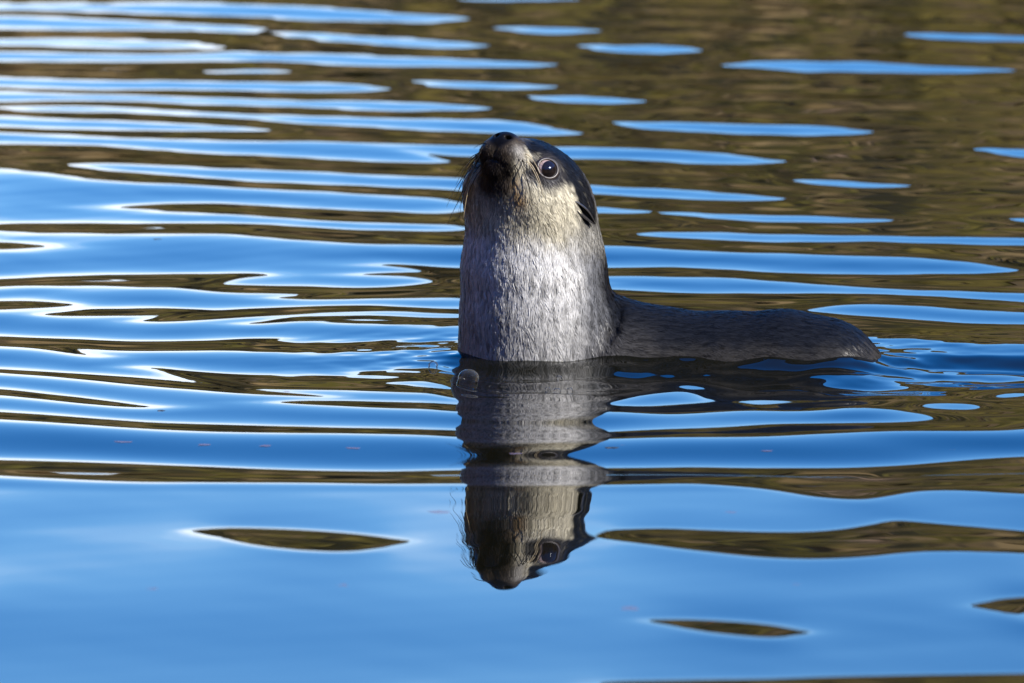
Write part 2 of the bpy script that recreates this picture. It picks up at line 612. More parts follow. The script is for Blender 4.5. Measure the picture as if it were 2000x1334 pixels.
def flow(P, Nrm):
    u, w, v = P[:, 0], P[:, 1], P[:, 2]
    L = to_local(P)
    hw = sstep(225, 300, v)[:, None]
    bw = (sstep(1165, 1250, u) * sstep(210, 120, v))[:, None]
    fl = np.tile(np.array((0.06, 0.0, -1.0)), (len(P), 1))
    side = np.stack([np.full(len(P), 1.0), np.full(len(P), 0.0), -0.30 - 0.35 * sstep(1450, 1700, u)], 1)
    hd = np.tile(-EY, (len(P), 1)) + np.array((0, 0, -0.55))
    fl = fl * (1 - bw) + side * bw
    fl = fl * (1 - hw) + hd * hw
    fl = fl - (fl * Nrm).sum(1)[:, None] * Nrm
    return fl / (np.linalg.norm(fl, axis=1)[:, None] + 1e-6)


def normal_of(P):
    g = grad(P, 3.0)
    return g / (np.linalg.norm(g, axis=1)[:, None] + 1e-9)


FN = normal_of(FP)
FD = flow(FP, FN)
side = np.cross(FN, FD)
bend = (0.16 * wnoise(FP, 40, 21) + 0.15 * wnoise(FP, 14, 22) + rng.normal(0, 0.07, NF))
FDj = FD + side * bend[:, None]
FDj /= np.linalg.norm(FDj, axis=1)[:, None]
side = np.cross(FN, FDj)
Lf = to_local(FP)
hd = sstep(225, 300, FP[:, 2])
ln = rng.uniform(13, 26, NF) * (1 - 0.35 * hd) * (1 - 0.5 * sstep(85, 110, Lf[:, 1]) * hd)
wd = rng.uniform(0.9, 1.9, NF) * (1 - 0.25 * hd)
lift = 0.9 + 1.1 * np.clip(wnoise(FP, 16, 23), -0.7, 1.4) + rng.uniform(0, 0.8, NF)
lift = np.clip(lift * 0.7, 0.25, 1.8) * (1 - 0.5 * sstep(1190, 1260, FP[:, 0])) * (1 - 0.3 * hd)
def onto(P):                                        # keep points on the surface
    return P - normal_of(P) * seal_sdf(P)[:, None]
p0 = FP + FN * 0.1
m1 = onto(FP + FDj * (ln * 0.45)[:, None]); 
m2 = onto(FP + FDj * (ln * 1.0)[:, None] + side * (bend * ln * 0.25)[:, None])
n1 = normal_of(m1); n2 = normal_of(m2)
roll = rng.normal(0, 0.16, NF)[:, None]
sr = side + FN * roll
V = np.empty((NF, 5, 3))
V[:, 0] = p0 - sr * (wd * 0.5)[:, None]; V[:, 1] = p0 + sr * (wd * 0.5)[:, None]
V[:, 2] = m1 + n1 * lift[:, None] - sr * (wd * 0.55)[:, None]
V[:, 3] = m1 + n1 * lift[:, None] + sr * (wd * 0.55)[:, None]
V[:, 4] = m2 + n2 * (lift * 0.35)[:, None]
bi = np.arange(NF) * 5
tr_ = np.concatenate([np.stack([bi, bi + 1, bi + 3], 1), np.stack([bi, bi + 3, bi + 2], 1), np.stack([bi + 2, bi + 3, bi + 4], 1)])
m_str, n, l, b = nmat('wet_fur')
at = n.new('ShaderNodeAttribute'); at.attribute_name = 'tint'
l.new(at.outputs['Color'], b.inputs['Base Color'])
b.inputs['Roughness'].default_value = 0.32
b.inputs['Specular IOR Level'].default_value = 0.08
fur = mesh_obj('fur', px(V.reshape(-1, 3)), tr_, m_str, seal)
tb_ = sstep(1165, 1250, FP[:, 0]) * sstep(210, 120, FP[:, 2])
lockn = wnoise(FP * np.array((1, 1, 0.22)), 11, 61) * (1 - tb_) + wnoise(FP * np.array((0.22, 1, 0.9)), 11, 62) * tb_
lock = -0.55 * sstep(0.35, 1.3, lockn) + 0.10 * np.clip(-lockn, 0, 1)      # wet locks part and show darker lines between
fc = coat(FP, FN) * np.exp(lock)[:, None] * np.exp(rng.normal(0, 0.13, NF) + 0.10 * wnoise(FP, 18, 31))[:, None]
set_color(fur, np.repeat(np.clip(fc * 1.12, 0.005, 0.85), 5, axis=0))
tag(fur, kind='stuff')


# eyes
def uv_sphere(c, r, nu=28, nv=18, axis=None, cap=math.pi):
    z = np.array(axis, float); z /= np.linalg.norm(z)
    a = np.cross(z, (0.2, 0.9, 0.37)); a /= np.linalg.norm(a)
    b_ = np.cross(z, a)
    V = [np.array(c) + r * z]; Fc = []
    for i in range(1, nv + 1):
        t = cap * i / nv
        for j in range(nu):
            p = 2 * math.pi * j / nu
            V.append(np.array(c) + r * (z * math.cos(t) + math.sin(t) * (a * math.cos(p) + b_ * math.sin(p))))
    for j in range(nu):
        Fc.append((0, 1 + j, 1 + (j + 1) % nu))
    for i in range(nv - 1):
        for j in range(nu):
            Fc.append((1 + i * nu + j, 1 + (i + 1) * nu + j, 1 + (i + 1) * nu + (j + 1) % nu, 1 + i * nu + (j + 1) % nu))
    return np.array(V), Fc


m_scl, n, l, b = nmat('sclera')
b.inputs['Base Color'].default_value = (0.40, 0.29, 0.265, 1)
b.inputs['Roughness'].default_value = 0.12
m_iris, n, l, b = nmat('dark_iris')
tcn = n.new('ShaderNodeTexCoord')
l.new(ramp_node(n, l, noise_node(n, l, tcn.outputs['Object'], 160, 2, 0.5), [(0.3, (0.006, 0.005, 0.006)), (0.7, (0.016, 0.011, 0.010))]), b.inputs['Base Color'])
b.inputs['Roughness'].default_value = 0.03
m_lid, n, l, b = nmat('eyelid_skin')
b.inputs['Base Color'].default_value = (0.035, 0.026, 0.025, 1)
b.inputs['Roughness'].default_value = 0.35
for sgn in (1, -1):
    cl = EYE_L * np.array((sgn, 1, 1))
    c = to_world(cl)
    outl = EYE_N @ HM
    outw = HM @ (outl * np.array((sgn, 1, 1)))
    V, Fc = uv_sphere(c, EYE_R, axis=outw)
    eo = mesh_obj('eyeball', px(V), Fc, m_scl, seal)
    lookl = outl + np.array((0.15, -0.29, 0.0)); lookl /= np.linalg.norm(lookl)
    look = HM @ (lookl * np.array((sgn, 1, 1)))
    V, Fc = uv_sphere(c + 0 * look, EYE_R + 0.7, axis=look, cap=R(48))
    mesh_obj('iris', px(V), Fc, m_iris, eo)
    # lids: a ring of skin round the opening
    z = outw / np.linalg.norm(outw)
    a = np.cross(z, (0.2, 0.9, 0.37)); a /= np.linalg.norm(a); b_ = np.cross(z, a)
    ring = []
    K, k2 = 40, 8
    for i in range(K):
        t = 2 * math.pi * i / K
        d1 = a * math.cos(t) + b_ * math.sin(t)
        op = R(54)
        ctr = c + (EYE_R + 1.6) * (z * math.cos(op) + d1 * math.sin(op))
        rad = (ctr - c) / np.linalg.norm(ctr - c)
        tan_ = d1 * math.cos(op) - z * math.sin(op)
        for j in range(k2):
            q = 2 * math.pi * j / k2
            ring.append(ctr + rad * 3.0 * math.cos(q) + tan_ * 4.6 * math.sin(q))
    Fc = [(i * k2 + j, i * k2 + (j + 1) % k2, ((i + 1) % K) * k2 + (j + 1) % k2, ((i + 1) % K) * k2 + j) for i in range(K) for j in range(k2)]
    mesh_obj('eyelid', px(np.array(ring)), Fc, m_lid, seal)

# ears: small rolled leaves
m_ear, n, l, b = nmat('ear_leather')
tcn = n.new('ShaderNodeTexCoord')
l.new(ramp_node(n, l, noise_node(n, l, tcn.outputs['Object'], 300, 3, 0.6), [(0.3, (0.018, 0.017, 0.019)), (0.7, (0.05, 0.046, 0.045))]), b.inputs['Base Color'])
b.inputs['Roughness'].default_value = 0.28


EAR0 = 62


def ear(p0, p1, outn, width):
    p0, p1 = np.array(p0, float), np.array(p1, float)
    ax_ = p1 - p0; Ln = np.linalg.norm(ax_); ax_ /= Ln
    o = np.array(outn, float); o -= (o @ ax_) * ax_; o /= np.linalg.norm(o)
    s = np.cross(ax_, o)
    gap = math.degrees(math.atan2(-s[1], -o[1]))          # the roll opens towards the face
    V, Fc = [], []
    nl, na_ = 14, 13
    for layer, th in ((0, 0.0), (1, -2.2)):
        for i in range(nl + 1):
            t = i / nl
            rad = width * max(0.0, math.sin(math.pi * (0.14 + 0.86 * t) ** 1.0)) ** 0.8 + 1.0 + th
            rad = max(rad, 0.6)
            ce = p0 + ax_ * Ln * t + o * (3.5 * math.sin(math.pi * t) + 3 * t * t)
            for j in range(na_):
                ph = R(gap + EAR0 + 235 * j / (na_ - 1))
                V.append(ce + rad * (o * math.cos(ph) * 0.55 + s * math.sin(ph)))
    nn = (nl + 1) * na_
    for L_ in (0, 1):
        for i in range(nl):
            for j in range(na_ - 1):
                q = (L_ * nn + i * na_ + j, L_ * nn + i * na_ + j + 1, L_ * nn + (i + 1) * na_ + j + 1, L_ * nn + (i + 1) * na_ + j)
                Fc.append(q if L_ else q[::-1])
    for i in range(nl):
        for j in (0, na_ - 1):
            Fc.append((i * na_ + j, (i + 1) * na_ + j, nn + (i + 1) * na_ + j, nn + i * na_ + j))
    return mesh_obj('ear', px(np.array(V)), Fc, m_ear, seal)


e0 = surf_at(1124, 392); e1 = surf_at(1156, 438)
ne = normal_of(np.array([e0]))[0]; ne1 = normal_of(np.array([e1]))[0]
ear(e0 - ne * 3, e1 + ne1 * 9, ne, 9.5)
# the other ear mirrors it across the head's own axis
def mirror(P):
    q = to_local(P); q[0] *= -1
    return to_world(q)
f0 = mirror(e0); f1 = mirror(e1 + ne1 * 9)
nf_ = to_local(HC + ne); nf_[0] *= -1
nf_ = to_world(nf_) - HC
ear(f0, f1 + nf_ * 6, nf_, 9.5)

# whiskers
m_wd, n, l, b = nmat('dark_whisker'); b.inputs['Base Color'].default_value = (0.014, 0.012, 0.011, 1); b.inputs['Roughness'].default_value = 0.5; b.inputs['Specular IOR Level'].default_value = 0.1
m_wp, n, l, b = nmat('pale_whisker'); b.inputs['Base Color'].default_value = (0.55, 0.44, 0.27, 1); b.inputs['Roughness'].default_value = 0.3
for sgn in (-1, 1):
    for i in range(13):
        rl = np.array((sgn * rng.uniform(22, 48), rng.uniform(84, 124), rng.uniform(-20, 8)))
        rw = to_world(rl)[None]
        for _ in range(3): rw = onto(rw)
        rw = rw[0]
        nrm = normal_of(rw[None])[0]
        Lw = rng.uniform(55, 120) if sgn < 0 else rng.uniform(50, 105)
        d0 = nrm * 0.75 + HM @ np.array((sgn * 0.30, -0.15, -0.10)) + np.array((0, 0, -0.55))
        d0 += rng.normal(0, 0.10, 3)
        d0 /= np.linalg.norm(d0)
        pts = []; p = rw.copy(); d = d0.copy()
        for q in range(12):
            pts.append(p.copy())
            d = d + np.array((0, 0, -0.10)); d /= np.linalg.norm(d)
            p = p + d * Lw / 11
            sd = seal_sdf(p[None])[0]
            if sd < 5.0:
                nn_ = normal_of(p[None])[0]
                p = p + nn_ * (5.0 - sd)
                d = d - min(0.0, d @ nn_) * nn_; d /= np.linalg.norm(d)
        pts = np.array(pts)
        for _ in range(4): pts[1:-1] = (pts[:-2] + 2 * pts[1:-1] + pts[2:]) / 4
        V, Fc = tube(pts, np.linspace(0.85, 0.25, 12), 5)
        mesh_obj('whisker', px(np.array(V)), Fc, m_wp if rng.random() < 0.42 else m_wd, seal)

# the longest ones hang clear of the far side of the muzzle
root = surf_at(936, 312)
for (dx_, pts_, pale) in ((0, [(944, 288), (930, 318), (914, 352), (897, 392), (883, 420), (875, 440)], False), (-3, [(940, 298), (926, 325), (915, 352), (907, 378), (901, 402), (899, 424)], False),
                          (3, [(938, 306), (922, 340), (909, 368), (903, 392)], False), (-6, [(942, 292), (928, 312), (917, 340), (912, 362)], False),
                          (2, [(936, 300), (924, 306), (914, 314), (905, 324)], False), (5, [(933, 318), (920, 350), (911, 392), (906, 428)], True), (-2, [(950, 280), (936, 284), (926, 292)], False)):
    q = np.array(pts_, float)
    t0 = np.linspace(0, 1, len(q)); t1 = np.linspace(0, 1, 14)
    P = np.stack([np.interp(t1, t0, q[:, 0]), np.full(14, root[1] + dx_), np.interp(t1, t0, Y0 - q[:, 1] - TILT * (root[1] + dx_))], 1)
    P[1:-1] = (P[:-2] + 2 * P[1:-1] + P[2:]) / 4
    V, Fc = tube(P, np.linspace(0.95, 0.3, 14), 5)
    mesh_obj('whisker', px(np.array(V)), Fc, m_wp if pale else m_wd, seal)


# ------------------------------------------------------------------ the water: a rippled surface
# Ripples are measured from the photograph as streaks (column, top row, bottom row): where a ripple face leans
# back it mirrors the hillside, where it leans towards the camera it mirrors the sky.
SKY = [
 [(-30,6,21),(80,6,22),(200,4,27),(350,3,33),(500,6,38),(600,11,42),(700,18,45),(800,25,47),(870,29,45),(908,35,38)],
 [(-30,27,58),(60,29,60),(150,33,62),(250,37,63),(350,41,65),(430,46,66),(500,50,64),(525,56,59)],
 [(530,62,66),(560,60,75),(600,60,80),(650,63,84),(700,66,87),(760,70,94),(820,73,97),(880,78,98),(920,83,97),(936,87,92)],
 [(-30,75,90),(100,73,92),(200,74,95),(300,74,98),(370,76,100),(420,80,104),(450,92,105)],
 [(-30,97,121),(100,100,121),(200,103,121),(300,103,122),(400,98,123),(440,93,124),(480,99,124),(550,103,124),(650,103,128),(750,106,131),(850,111,132),(950,116,133),(1030,119,133),(1060,124,129)],
 [(374,139,143),(400,134,147),(450,131,148),(520,131,148),(570,134,147),(592,139,143)],
 [(-30,147,173),(100,153,176),(200,157,178),(280,157,178),(340,155,177),(420,153,181),(500,154,183),(580,157,184),(650,160,184),(700,161,184),(730,167,181),(742,172,176)],
 [(-30,175,200),(60,178,202),(150,182,199),(250,183,201),(350,187,205),(450,188,208),(550,190,211),(650,192,216),(750,195,220),(850,200,220),(920,204,219),(955,210,214)],
 [(3,207,211),(60,204,220),(150,204,222),(250,209,223),(350,214,227),(450,218,232),(500,221,236),(600,223,243),(700,226,249),(800,228,255),(900,230,261),(1000,233,266),(1050,241,267),(1085,250,266),(1103,258,262)],
 [(-30,225,247),(100,229,253),(200,232,255),(300,236,258),(400,241,259),(480,246,260),(530,252,258),(542,255,256)],
 [(-30,257,279),(100,262,281),(200,265,285),(280,267,292),(350,269,301),(420,271,304),(500,272,305),(600,273,312),(700,276,318),(760,279,321),(820,296,323),(850,304,322),(868,313,317)],
 [(740,278,300),(800,281,301),(900,284,306),(1000,285,307),(1100,287,310),(1150,289,310),(1250,290,313),(1350,293,320),(1430,300,322),(1480,309,321),(1500,314,317)],
 [(130,320,322),(160,316,328),(220,317,337),(300,320,343),(400,324,352),(500,328,358),(600,331,362),(700,337,366),(800,341,370),(915,347,374),(1000,352,375),(1150,364,376),(1200,366,380),(1300,369,386),(1400,374,393),(1470,381,393),(1512,387,390)],
 [(900,-6,2),(1000,-6,4),(1110,-5,2)],
 [(990,52,58),(1030,51,68),(1080,51,70),(1130,52,68),(1152,57,63)],
 [(1137,87,92),(1170,85,101),(1230,86,106),(1300,88,107),(1340,91,105),(1354,97,100)],
 [(808,156,162),(840,155,170),(900,157,174),(980,160,176),(1060,164,176),(1088,168,172)],
 [(1005,184,187),(1050,184,197),(1120,187,202),(1200,191,204),(1230,195,200)],
 [(1750,60,64),(1780,60,79),(1850,62,83),(1930,65,84),(2030,67,84)],
 [(1446,124,131),(1480,118,137),(1520,117,139),(1580,120,142),(1680,118,144),(1740,121,144),(1800,126,146),(1900,128,145),(1985,135,141)],
 [(1218,238,241),(1260,238,252),(1350,239,259),(1450,243,263),(1550,245,265),(1650,249,265),(1688,256,259)],
 [(1925,290,294),(1960,289,306),(2030,291,312)],
 [(1560,351,354),(1620,352,362),(1700,357,368),(1760,361,367),(1775,362,364)],
 [(1100,404,415),(1200,407,415),(1250,412,414)],
 [(1312,414,417),(1380,416,428),(1500,420,434),(1600,422,436),(1700,427,436),(1742,429,432)],
 [(1965,425,428),(1990,426,433),(2030,427,437)],
 [(1255,456,459),(1300,453,463),(1400,454,470),(1500,456,474),(1600,458,474),(1700,460,472),(1850,463,477),(2030,465,480)],
 [(900,480,520),(1150,481,522),(1200,482,521),(1300,486,521),(1400,490,525),(1500,494,532),(1600,497,536),(1700,498,539),(1800,501,539),(1880,508,537),(1940,519,535),(1970,527,531)],
 [(900,541,560),(1180,541,562),(1250,541,567),(1350,542,571),(1450,544,571),(1600,556,572),(1750,562,578),(1900,568,585),(2030,574,592)],
 [(1612,605,608),(1640,594,614),(1700,591,620),(1800,594,628),(1900,604,634),(2030,610,638)],
 [(1680,655,670),(1720,657,680),(1760,659,688),(1830,663,695),(1900,667,702),(2030,671,697)],
 [(1910,650,652),(1960,650,654),(2030,651,657)],
 [(1655,730,733),(1690,722,735),(1730,713,735),(1770,712,729),(1780,716,722)],
 # open sky-mirroring water: left of the seal, and everything nearer the camera
 [(-30,322,1400),(0,325,1400),(100,337,1400),(200,350,1400),(300,354,1400),(400,359,1400),(500,366,1400),(600,368,1400),(700,376,1400),(800,381,1400),(905,386,1400),(925,560,1400),(935,768,1400),(1000,775,1400),(1100,778,1400),(1200,768,1400),(1248,762,1400),(1300,748,1400),(1343,742,1400),(1400,748,1400),(1455,759,1400),(1640,762,1400),(1800,757,1400),(2030,749,1400)],
]
HILL = [
 [(300,404,406),(340,400,410),(400,399,414),(470,400,418),(550,406,422),(600,409,427),(700,414,431),(800,418,435),(940,424,440)],
 [(8,444,446),(40,441,449),(100,441,450),(200,443,451),(300,441,451),(400,439,452),(450,439,453),(550,442,461),(600,446,468),(700,451,474),(800,453,478),(940,454,482)],
 [(-30,474,485),(0,476,484),(30,479,483),(45,482,483)],
 [(-30,550,560),(0,547,558),(100,543,555),(180,541,554),(250,539,560),(330,538,560),(400,537,557),(430,537,548),(455,537,539)],
 [(372,562,564),(420,563,566),(500,564,567),(560,565,570),(620,566,572)],
 [(757,517,518),(800,518,525),(835,519,532),(860,520,560),(940,522,565)],
 [(735,535.5,536.5),(780,534,538),(815,532,540),(840,530,555),(940,525,580)],
 [(560,564,566),(620,565,569),(700,565,582),(760,562,583),(810,558,583),(850,545,582),(940,530,581)],
 [(590,581,583),(640,575,583),(700,570,583)],
 [(-30,590,606),(0,588,605),(40,586,604),(68,585,602),(85,591,599),(95,594,596)],
 [(122,614,616),(160,607,616),(220,605,615),(300,604,612),(350,605,609),(380,606,608)],
 [(293,626,628),(330,618,628),(380,612,625),(450,609,618),(520,605,615),(575,602,612),(650,599,607),(725,598,607),(800,600,608),(850,604,609),(940,607,611)],
 [(500,631,633),(530,625,630),(580,621,624),(650,619,623),(720,618,622),(770,618,624),(830,622,629),(940,626,635)],
 [(660,628,629),(740,628,631),(800,629,633),(850,632,635)],
 [(-30,655,675),(0,657,676),(60,661,677),(100,661,678),(160,662,680),(200,666,683),(260,669,685),(340,668,684),(420,666,684),(480,661,684),(515,659,672),(532,659.5,661)],
 [(80,675,680),(120,677,690),(150,682,697),(175,693,697.5),(190,696,697)],
 [(470,664,684),(510,667,686),(560,670,688),(640,672,690),(700,669,685),(760,667,683),(830,670,684),(940,676,687)],
 [(280,716,718),(320,718,727),(360,722,740),(420,728,748),(480,732,756),(540,731,759),(600,733,760),(700,735,762),(760,738,763),(820,757,764),(940,760,766)],
 [(690,728,730),(720,726,735),(780,723,745),(840,722,747),(940,722,752)],
 [(-30,718,727),(0,721,729),(100,725,736),(200,732,745),(300,740,753),(400,750,761),(500,763,768),(600,770,773),(640,774,775)],
 [(-30,756,770),(0,758,770),(100,769,782),(200,781,793),(260,791,796),(288,795,796)],
 [(560,785,787),(600,783,790),(700,785,794),(800,788,797),(900,791,800),(1000,792,800),(1100,792,798),(1180,790,796),(1250,791,795),(1350,790,795),(1450,790,796),(1560,793,796),(1600,794,795)],
 [(-30,803,820),(0,806,822),(100,811,829),(200,818,836),(300,826,842),(400,831,845),(500,833,847),(650,836,848),(800,839,851),(900,842,855),(1000,845,859),(1180,842,857),(1415,833,852),(1600,829,846),(1780,823,839),(2030,812,833)],
 [(-30,893,928),(0,896,931),(100,896,938),(200,900,943),(300,904,944),(450,912,943),(600,918,943),(750,920,945),(900,916,944),(1050,914,946),(1180,912,947),(1350,909,943),(1500,912,954),(1600,913,974),(1690,912,983),(1750,908,967),(1800,904,958),(1875,898,957),(2030,889,969)],
 [(1175,1048,1050),(1210,1036,1056),(1250,1032,1063),(1300,1031,1070),(1400,1036,1082),(1500,1039,1092),(1580,1039,1095),(1650,1033,1093),(1700,1022,1089),(1740,1011,1084),(1800,1018,1078),(1870,1026,1077),(2030,1040,1081)],
 [(384,1036,1038),(430,1029,1053),(500,1029,1069),(580,1032,1078),(650,1037,1081),(700,1041,1080),(745,1047,1072),(772,1056,1060)],
 [(1262,1210,1213),(1330,1207,1229),(1400,1209,1240),(1480,1213,1248),(1535,1219,1248),(1572,1232,1237)],
 [(1915,1183,1185),(1950,1168,1199),(2030,1162,1220)],
 [(1160,1331,1340),(1300,1328,1350),(1500,1325,1355),(1750,1318,1360),(2030,1314,1365)],
 [(1590,782,784),(1650,775,783),(1720,770,779),(1800,767,773),(1870,768,770)],
 [(1915,795,797),(1930,774,797),(1950,768,797),(1980,758,797),(2030,752,797)],
]
SKY2 = [
 [(535,731,732),(570,732,739),(620,739,741)],
 [(690,735,737),(730,733,738),(775,733,737)],
 [(770,745,748),(810,741,757),(850,743,758),(940,748,760)],
]
MAPX = np.arange(-40, 2041, 4.0)
MAPY = np.arange(-60, 1400, 1.0)


def streak(knots):
    k_ = np.array(knots, float)
    x0, x1 = k_[0, 0], k_[-1, 0]
    xc = np.clip(MAPX, x0, x1)
    top = np.interp(xc, k_[:, 0], k_[:, 1]); bot = np.interp(xc, k_[:, 0], k_[:, 2])
    ker = np.array([1, 2, 3, 4, 3, 2, 1.]); ker /= ker.sum()
    tp_ = np.convolve(np.pad(top, 3, 'edge'), ker, 'valid'); bt_ = np.convolve(np.pad(bot, 3, 'edge'), ker, 'valid')
    out = np.where(MAPX < x0, x0 - MAPX, np.where(MAPX > x1, MAPX - x1, 0)) * 0.12
    out = np.where((MAPX < x0) & (x0 <= -30), 0, np.where((MAPX > x1) & (x1 >= 2030), 0, out))
    f = np.minimum(MAPY[:, None] - tp_[None], bt_[None] - MAPY[:, None])
    return (f - out[None]).astype(np.float32)


fld = np.full((len(MAPY), len(MAPX)), -60.0, np.float32)
for k_ in SKY: fld = np.maximum(fld, streak(k_))
for k_ in HILL: fld = np.minimum(fld, -streak(k_))
for k_ in SKY2: fld = np.maximum(fld, streak(k_))


def sample_map(X, Y):
    ix = np.clip((X - MAPX[0]) / 4.0, 0, len(MAPX) - 1.001); iy = np.clip(Y - MAPY[0], 0, len(MAPY) - 1.001)
    i0, j0 = ix.astype(int), iy.astype(int)
    a, b_ = ix - i0, iy - j0
    return (fld[j0, i0] * (1 - a) + fld[j0, i0 + 1] * a) * (1 - b_) + (fld[j0 + 1, i0] * (1 - a) + fld[j0 + 1, i0 + 1] * a) * b_


DX, DY = 0.0125, 0.0125
wxs = np.arange(-2.7, 2.7001, DX); wys = np.arange(-4.9, 12.6, DY)
WX, WY = np.meshgrid(wxs, wys)
WH = np.zeros_like(WX)
cp, sp_ = math.cos(R(PITCH)), math.sin(R(PITCH))


def project(x, y, z):
    dy, dz = y + DIST, z - CAM_Z
    zc = dy * cp - dz * sp_
    yc = dy * sp_ + dz * cp
    return 1000 + FPX * x / zc, 667 - FPX * yc / zc


# free-running swell outside the measured area
def free_slope(x, y):
    r = np.random.default_rng(5)
    o = np.zeros_like(x)
    for i in range(9):
        lam = r.uniform(0.45, 1.1); th = r.normal(0, 0.22)
        kx_, ky_ = 2 * np.pi / lam * math.sin(th), 2 * np.pi / lam * math.cos(th)
        o += np.sin(kx_ * x + ky_ * y + r.uniform(0, 6.28) + 0.6 * np.sin(0.8 * x + i))
    return o * R(0.75)


FS = free_slope(WX, WY)
padx, pady = 60, 80
ny_, nx_ = WX.shape
kx = 2 * np.pi * np.fft.fftfreq(nx_ + 2 * padx, DX)[None, :]
ky = 2 * np.pi * np.fft.fftfreq(ny_ + 2 * pady, DY)[:, None]
MU = (2 * np.pi / 5.0) ** 2
LAM = 0.10
den = ky ** 2 + LAM * kx ** 2 + MU
smoo = np.exp(-0.5 * (ky * 0.010) ** 2 - 0.5 * (kx * 0.012) ** 2)
UP_MAX, DN_MAX, RATE = 9.0, 4.0, 0.55
X, Y = project(WX, WY, WH)
RIP = np.clip(1.7 * wnoise(np.stack([X.ravel() / 460, Y.ravel() / 30], 1), 1.0, 51, 16), -3.2, 1.9).reshape(WX.shape)
for it in range(6):
    X, Y = project(WX, WY, WH)
    f = sample_map(X, Y)
    azd = np.degrees(np.arctan2(WX, WY + DIST))
    eh = ridge_el(azd)
    upm = UP_MAX - 6.6 * sstep(935, 965, Y)
    g = np.where(f > 0, upm * np.tanh(RATE * f / upm), DN_MAX * np.tanh(RATE * (1 + 0.9 * sstep(990, 1030, Y)) * f / DN_MAX))
    g = g + RIP * sstep(4, 22, -f)
    d = PITCH + np.degrees(np.arctan((Y - 667) / FPX))
    calm = np.maximum(sstep(24, 62, f) * sstep(930, 990, Y), 0.85 * sstep(955, 1000, Y) * sstep(840, 890, X) * sstep(1230, 1160, X))
    et = (eh + g) * (1 - calm) + np.maximum(d, eh + 1.5) * calm
    s = np.tan(np.radians((et - d) / 2))
    m = sstep(-220, -20, X) * sstep(2220, 2020, X) * sstep(-60, -8, Y) * sstep(1420, 1345, Y)
    s = s * m + FS * (1 - m)
    Sp = np.fft.fft2(np.pad(s, ((pady, pady), (padx, padx)), mode='reflect'))
    Hh = np.real(np.fft.ifft2(-1j * ky * Sp / den * smoo))[pady:-pady, padx:-padx]
    WH = Hh if it == 0 else 0.5 * WH + 0.5 * Hh
    WH -= WH.mean()
edge = sstep(0, 0.5, WX + 2.7) * sstep(0, 0.5, 2.7 - WX) * sstep(0, 0.5, WY + 4.9) * sstep(0, 0.5, wys[-1] - WY)
WH *= edge

# resample onto a mesh that is finer in front of and around the animal
def cubic(A, x0, dx, xq):                    # Catmull-Rom along axis 0
    t = (xq - x0) / dx
    i = np.clip(np.floor(t).astype(int), 1, len(A) - 3)
    f = (t - i)[:, None]
    a, b_, c, d_ = A[i - 1], A[i], A[i + 1], A[i + 2]
    return b_ + 0.5 * f * (c - a + f * (2 * a - 5 * b_ + 4 * c - d_ + f * (3 * (b_ - c) + d_ - a)))


x_lo, x_hi, y_lo, y_hi = wxs[0], wxs[-1], wys[0], wys[-1]
fx = np.concatenate([np.arange(x_lo, -0.42, 0.0165), np.arange(-0.42, 0.42, 0.006), np.arange(0.42, 0.85, 0.009), np.arange(0.85, x_hi, 0.0165), [x_hi]])
fy = np.concatenate([np.arange(y_lo, -3.7, 0.015), np.arange(-3.7, 0.35, 0.0068), np.arange(0.35, y_hi, 0.0125), [y_hi]])
WH = cubic(WH, y_lo, DY, fy)
WH = cubic(np.ascontiguousarray(WH.T), x_lo, DX, fx).T
WX, WY = np.meshgrid(fx, fy)
ny_, nx_ = WX.shape
edge = sstep(0, 0.5, WX - x_lo) * sstep(0, 0.5, x_hi - WX) * sstep(0, 0.5, WY - y_lo) * sstep(0, 0.5, y_hi - WY)
WH *= sstep(0, 0.05, WX - x_lo) * sstep(0, 0.05, x_hi - WX) * sstep(0, 0.05, WY - y_lo) * sstep(0, 0.05, y_hi - WY)

# small capillary chop stirred up round the animal
Pw = np.stack([WX.ravel(), WY.ravel() * 0.9], 1)
near = (np.abs(WX) < 1.0) & (np.abs(WY) < 1.6)
pn = np.stack([WX[near], WY[near]], 1)
sd = seal_sdf(np.stack([pn[:, 0] / S + 1000, pn[:, 1] / S, np.zeros(len(pn))], 1)) * S
wob = wnoise(pn, 0.075, 41) * np.exp(-np.maximum(sd, 0) / 0.10) * sstep(0, 0.02, sd)
WH[near] += 0.0011 * wob + sstep(0.02, -0.10, pn[:, 1]) * sstep(-0.16, -0.02, pn[:, 0]) * (1 + 0.25 * wnoise(pn, 0.3, 44)) * 0.062 * (np.exp(-np.maximum(sd, 0) / 0.12) - np.exp(-np.maximum(sd, 0) / 0.30)) + 0.002 * np.exp(-np.maximum(sd, 0) / 0.012) + 0.0035 * wnoise(pn, 0.17, 47) * np.exp(-np.maximum(sd, 0) / 0.05) + 0.0009 * np.sin(2 * np.pi * sd / 0.085 + 0.7 * wnoise(pn, 0.4, 45)) * np.exp(-np.maximum(sd, 0) / 0.13) * sstep(0, 0.03, sd)
WH += (0.00010 * wnoise(Pw, 0.16, 42, 14)).reshape(WX.shape) * edge * (0.35 + 0.65 * sstep(-0.4, 1.5, WY))
WH += (0.0011 * wnoise(np.stack([WX.ravel() * 0.45, WY.ravel()], 1), 1.15, 46, 12)).reshape(WX.shape) * edge * sstep(1.0, -1.5, WY)
Pf = np.stack([WX.ravel() * 0.35, WY.ravel()], 1)
WH += (0.00018 * wnoise(Pf, 0.23, 43, 16)).reshape(WX.shape) * edge * sstep(-1.0, 7.0, WY)

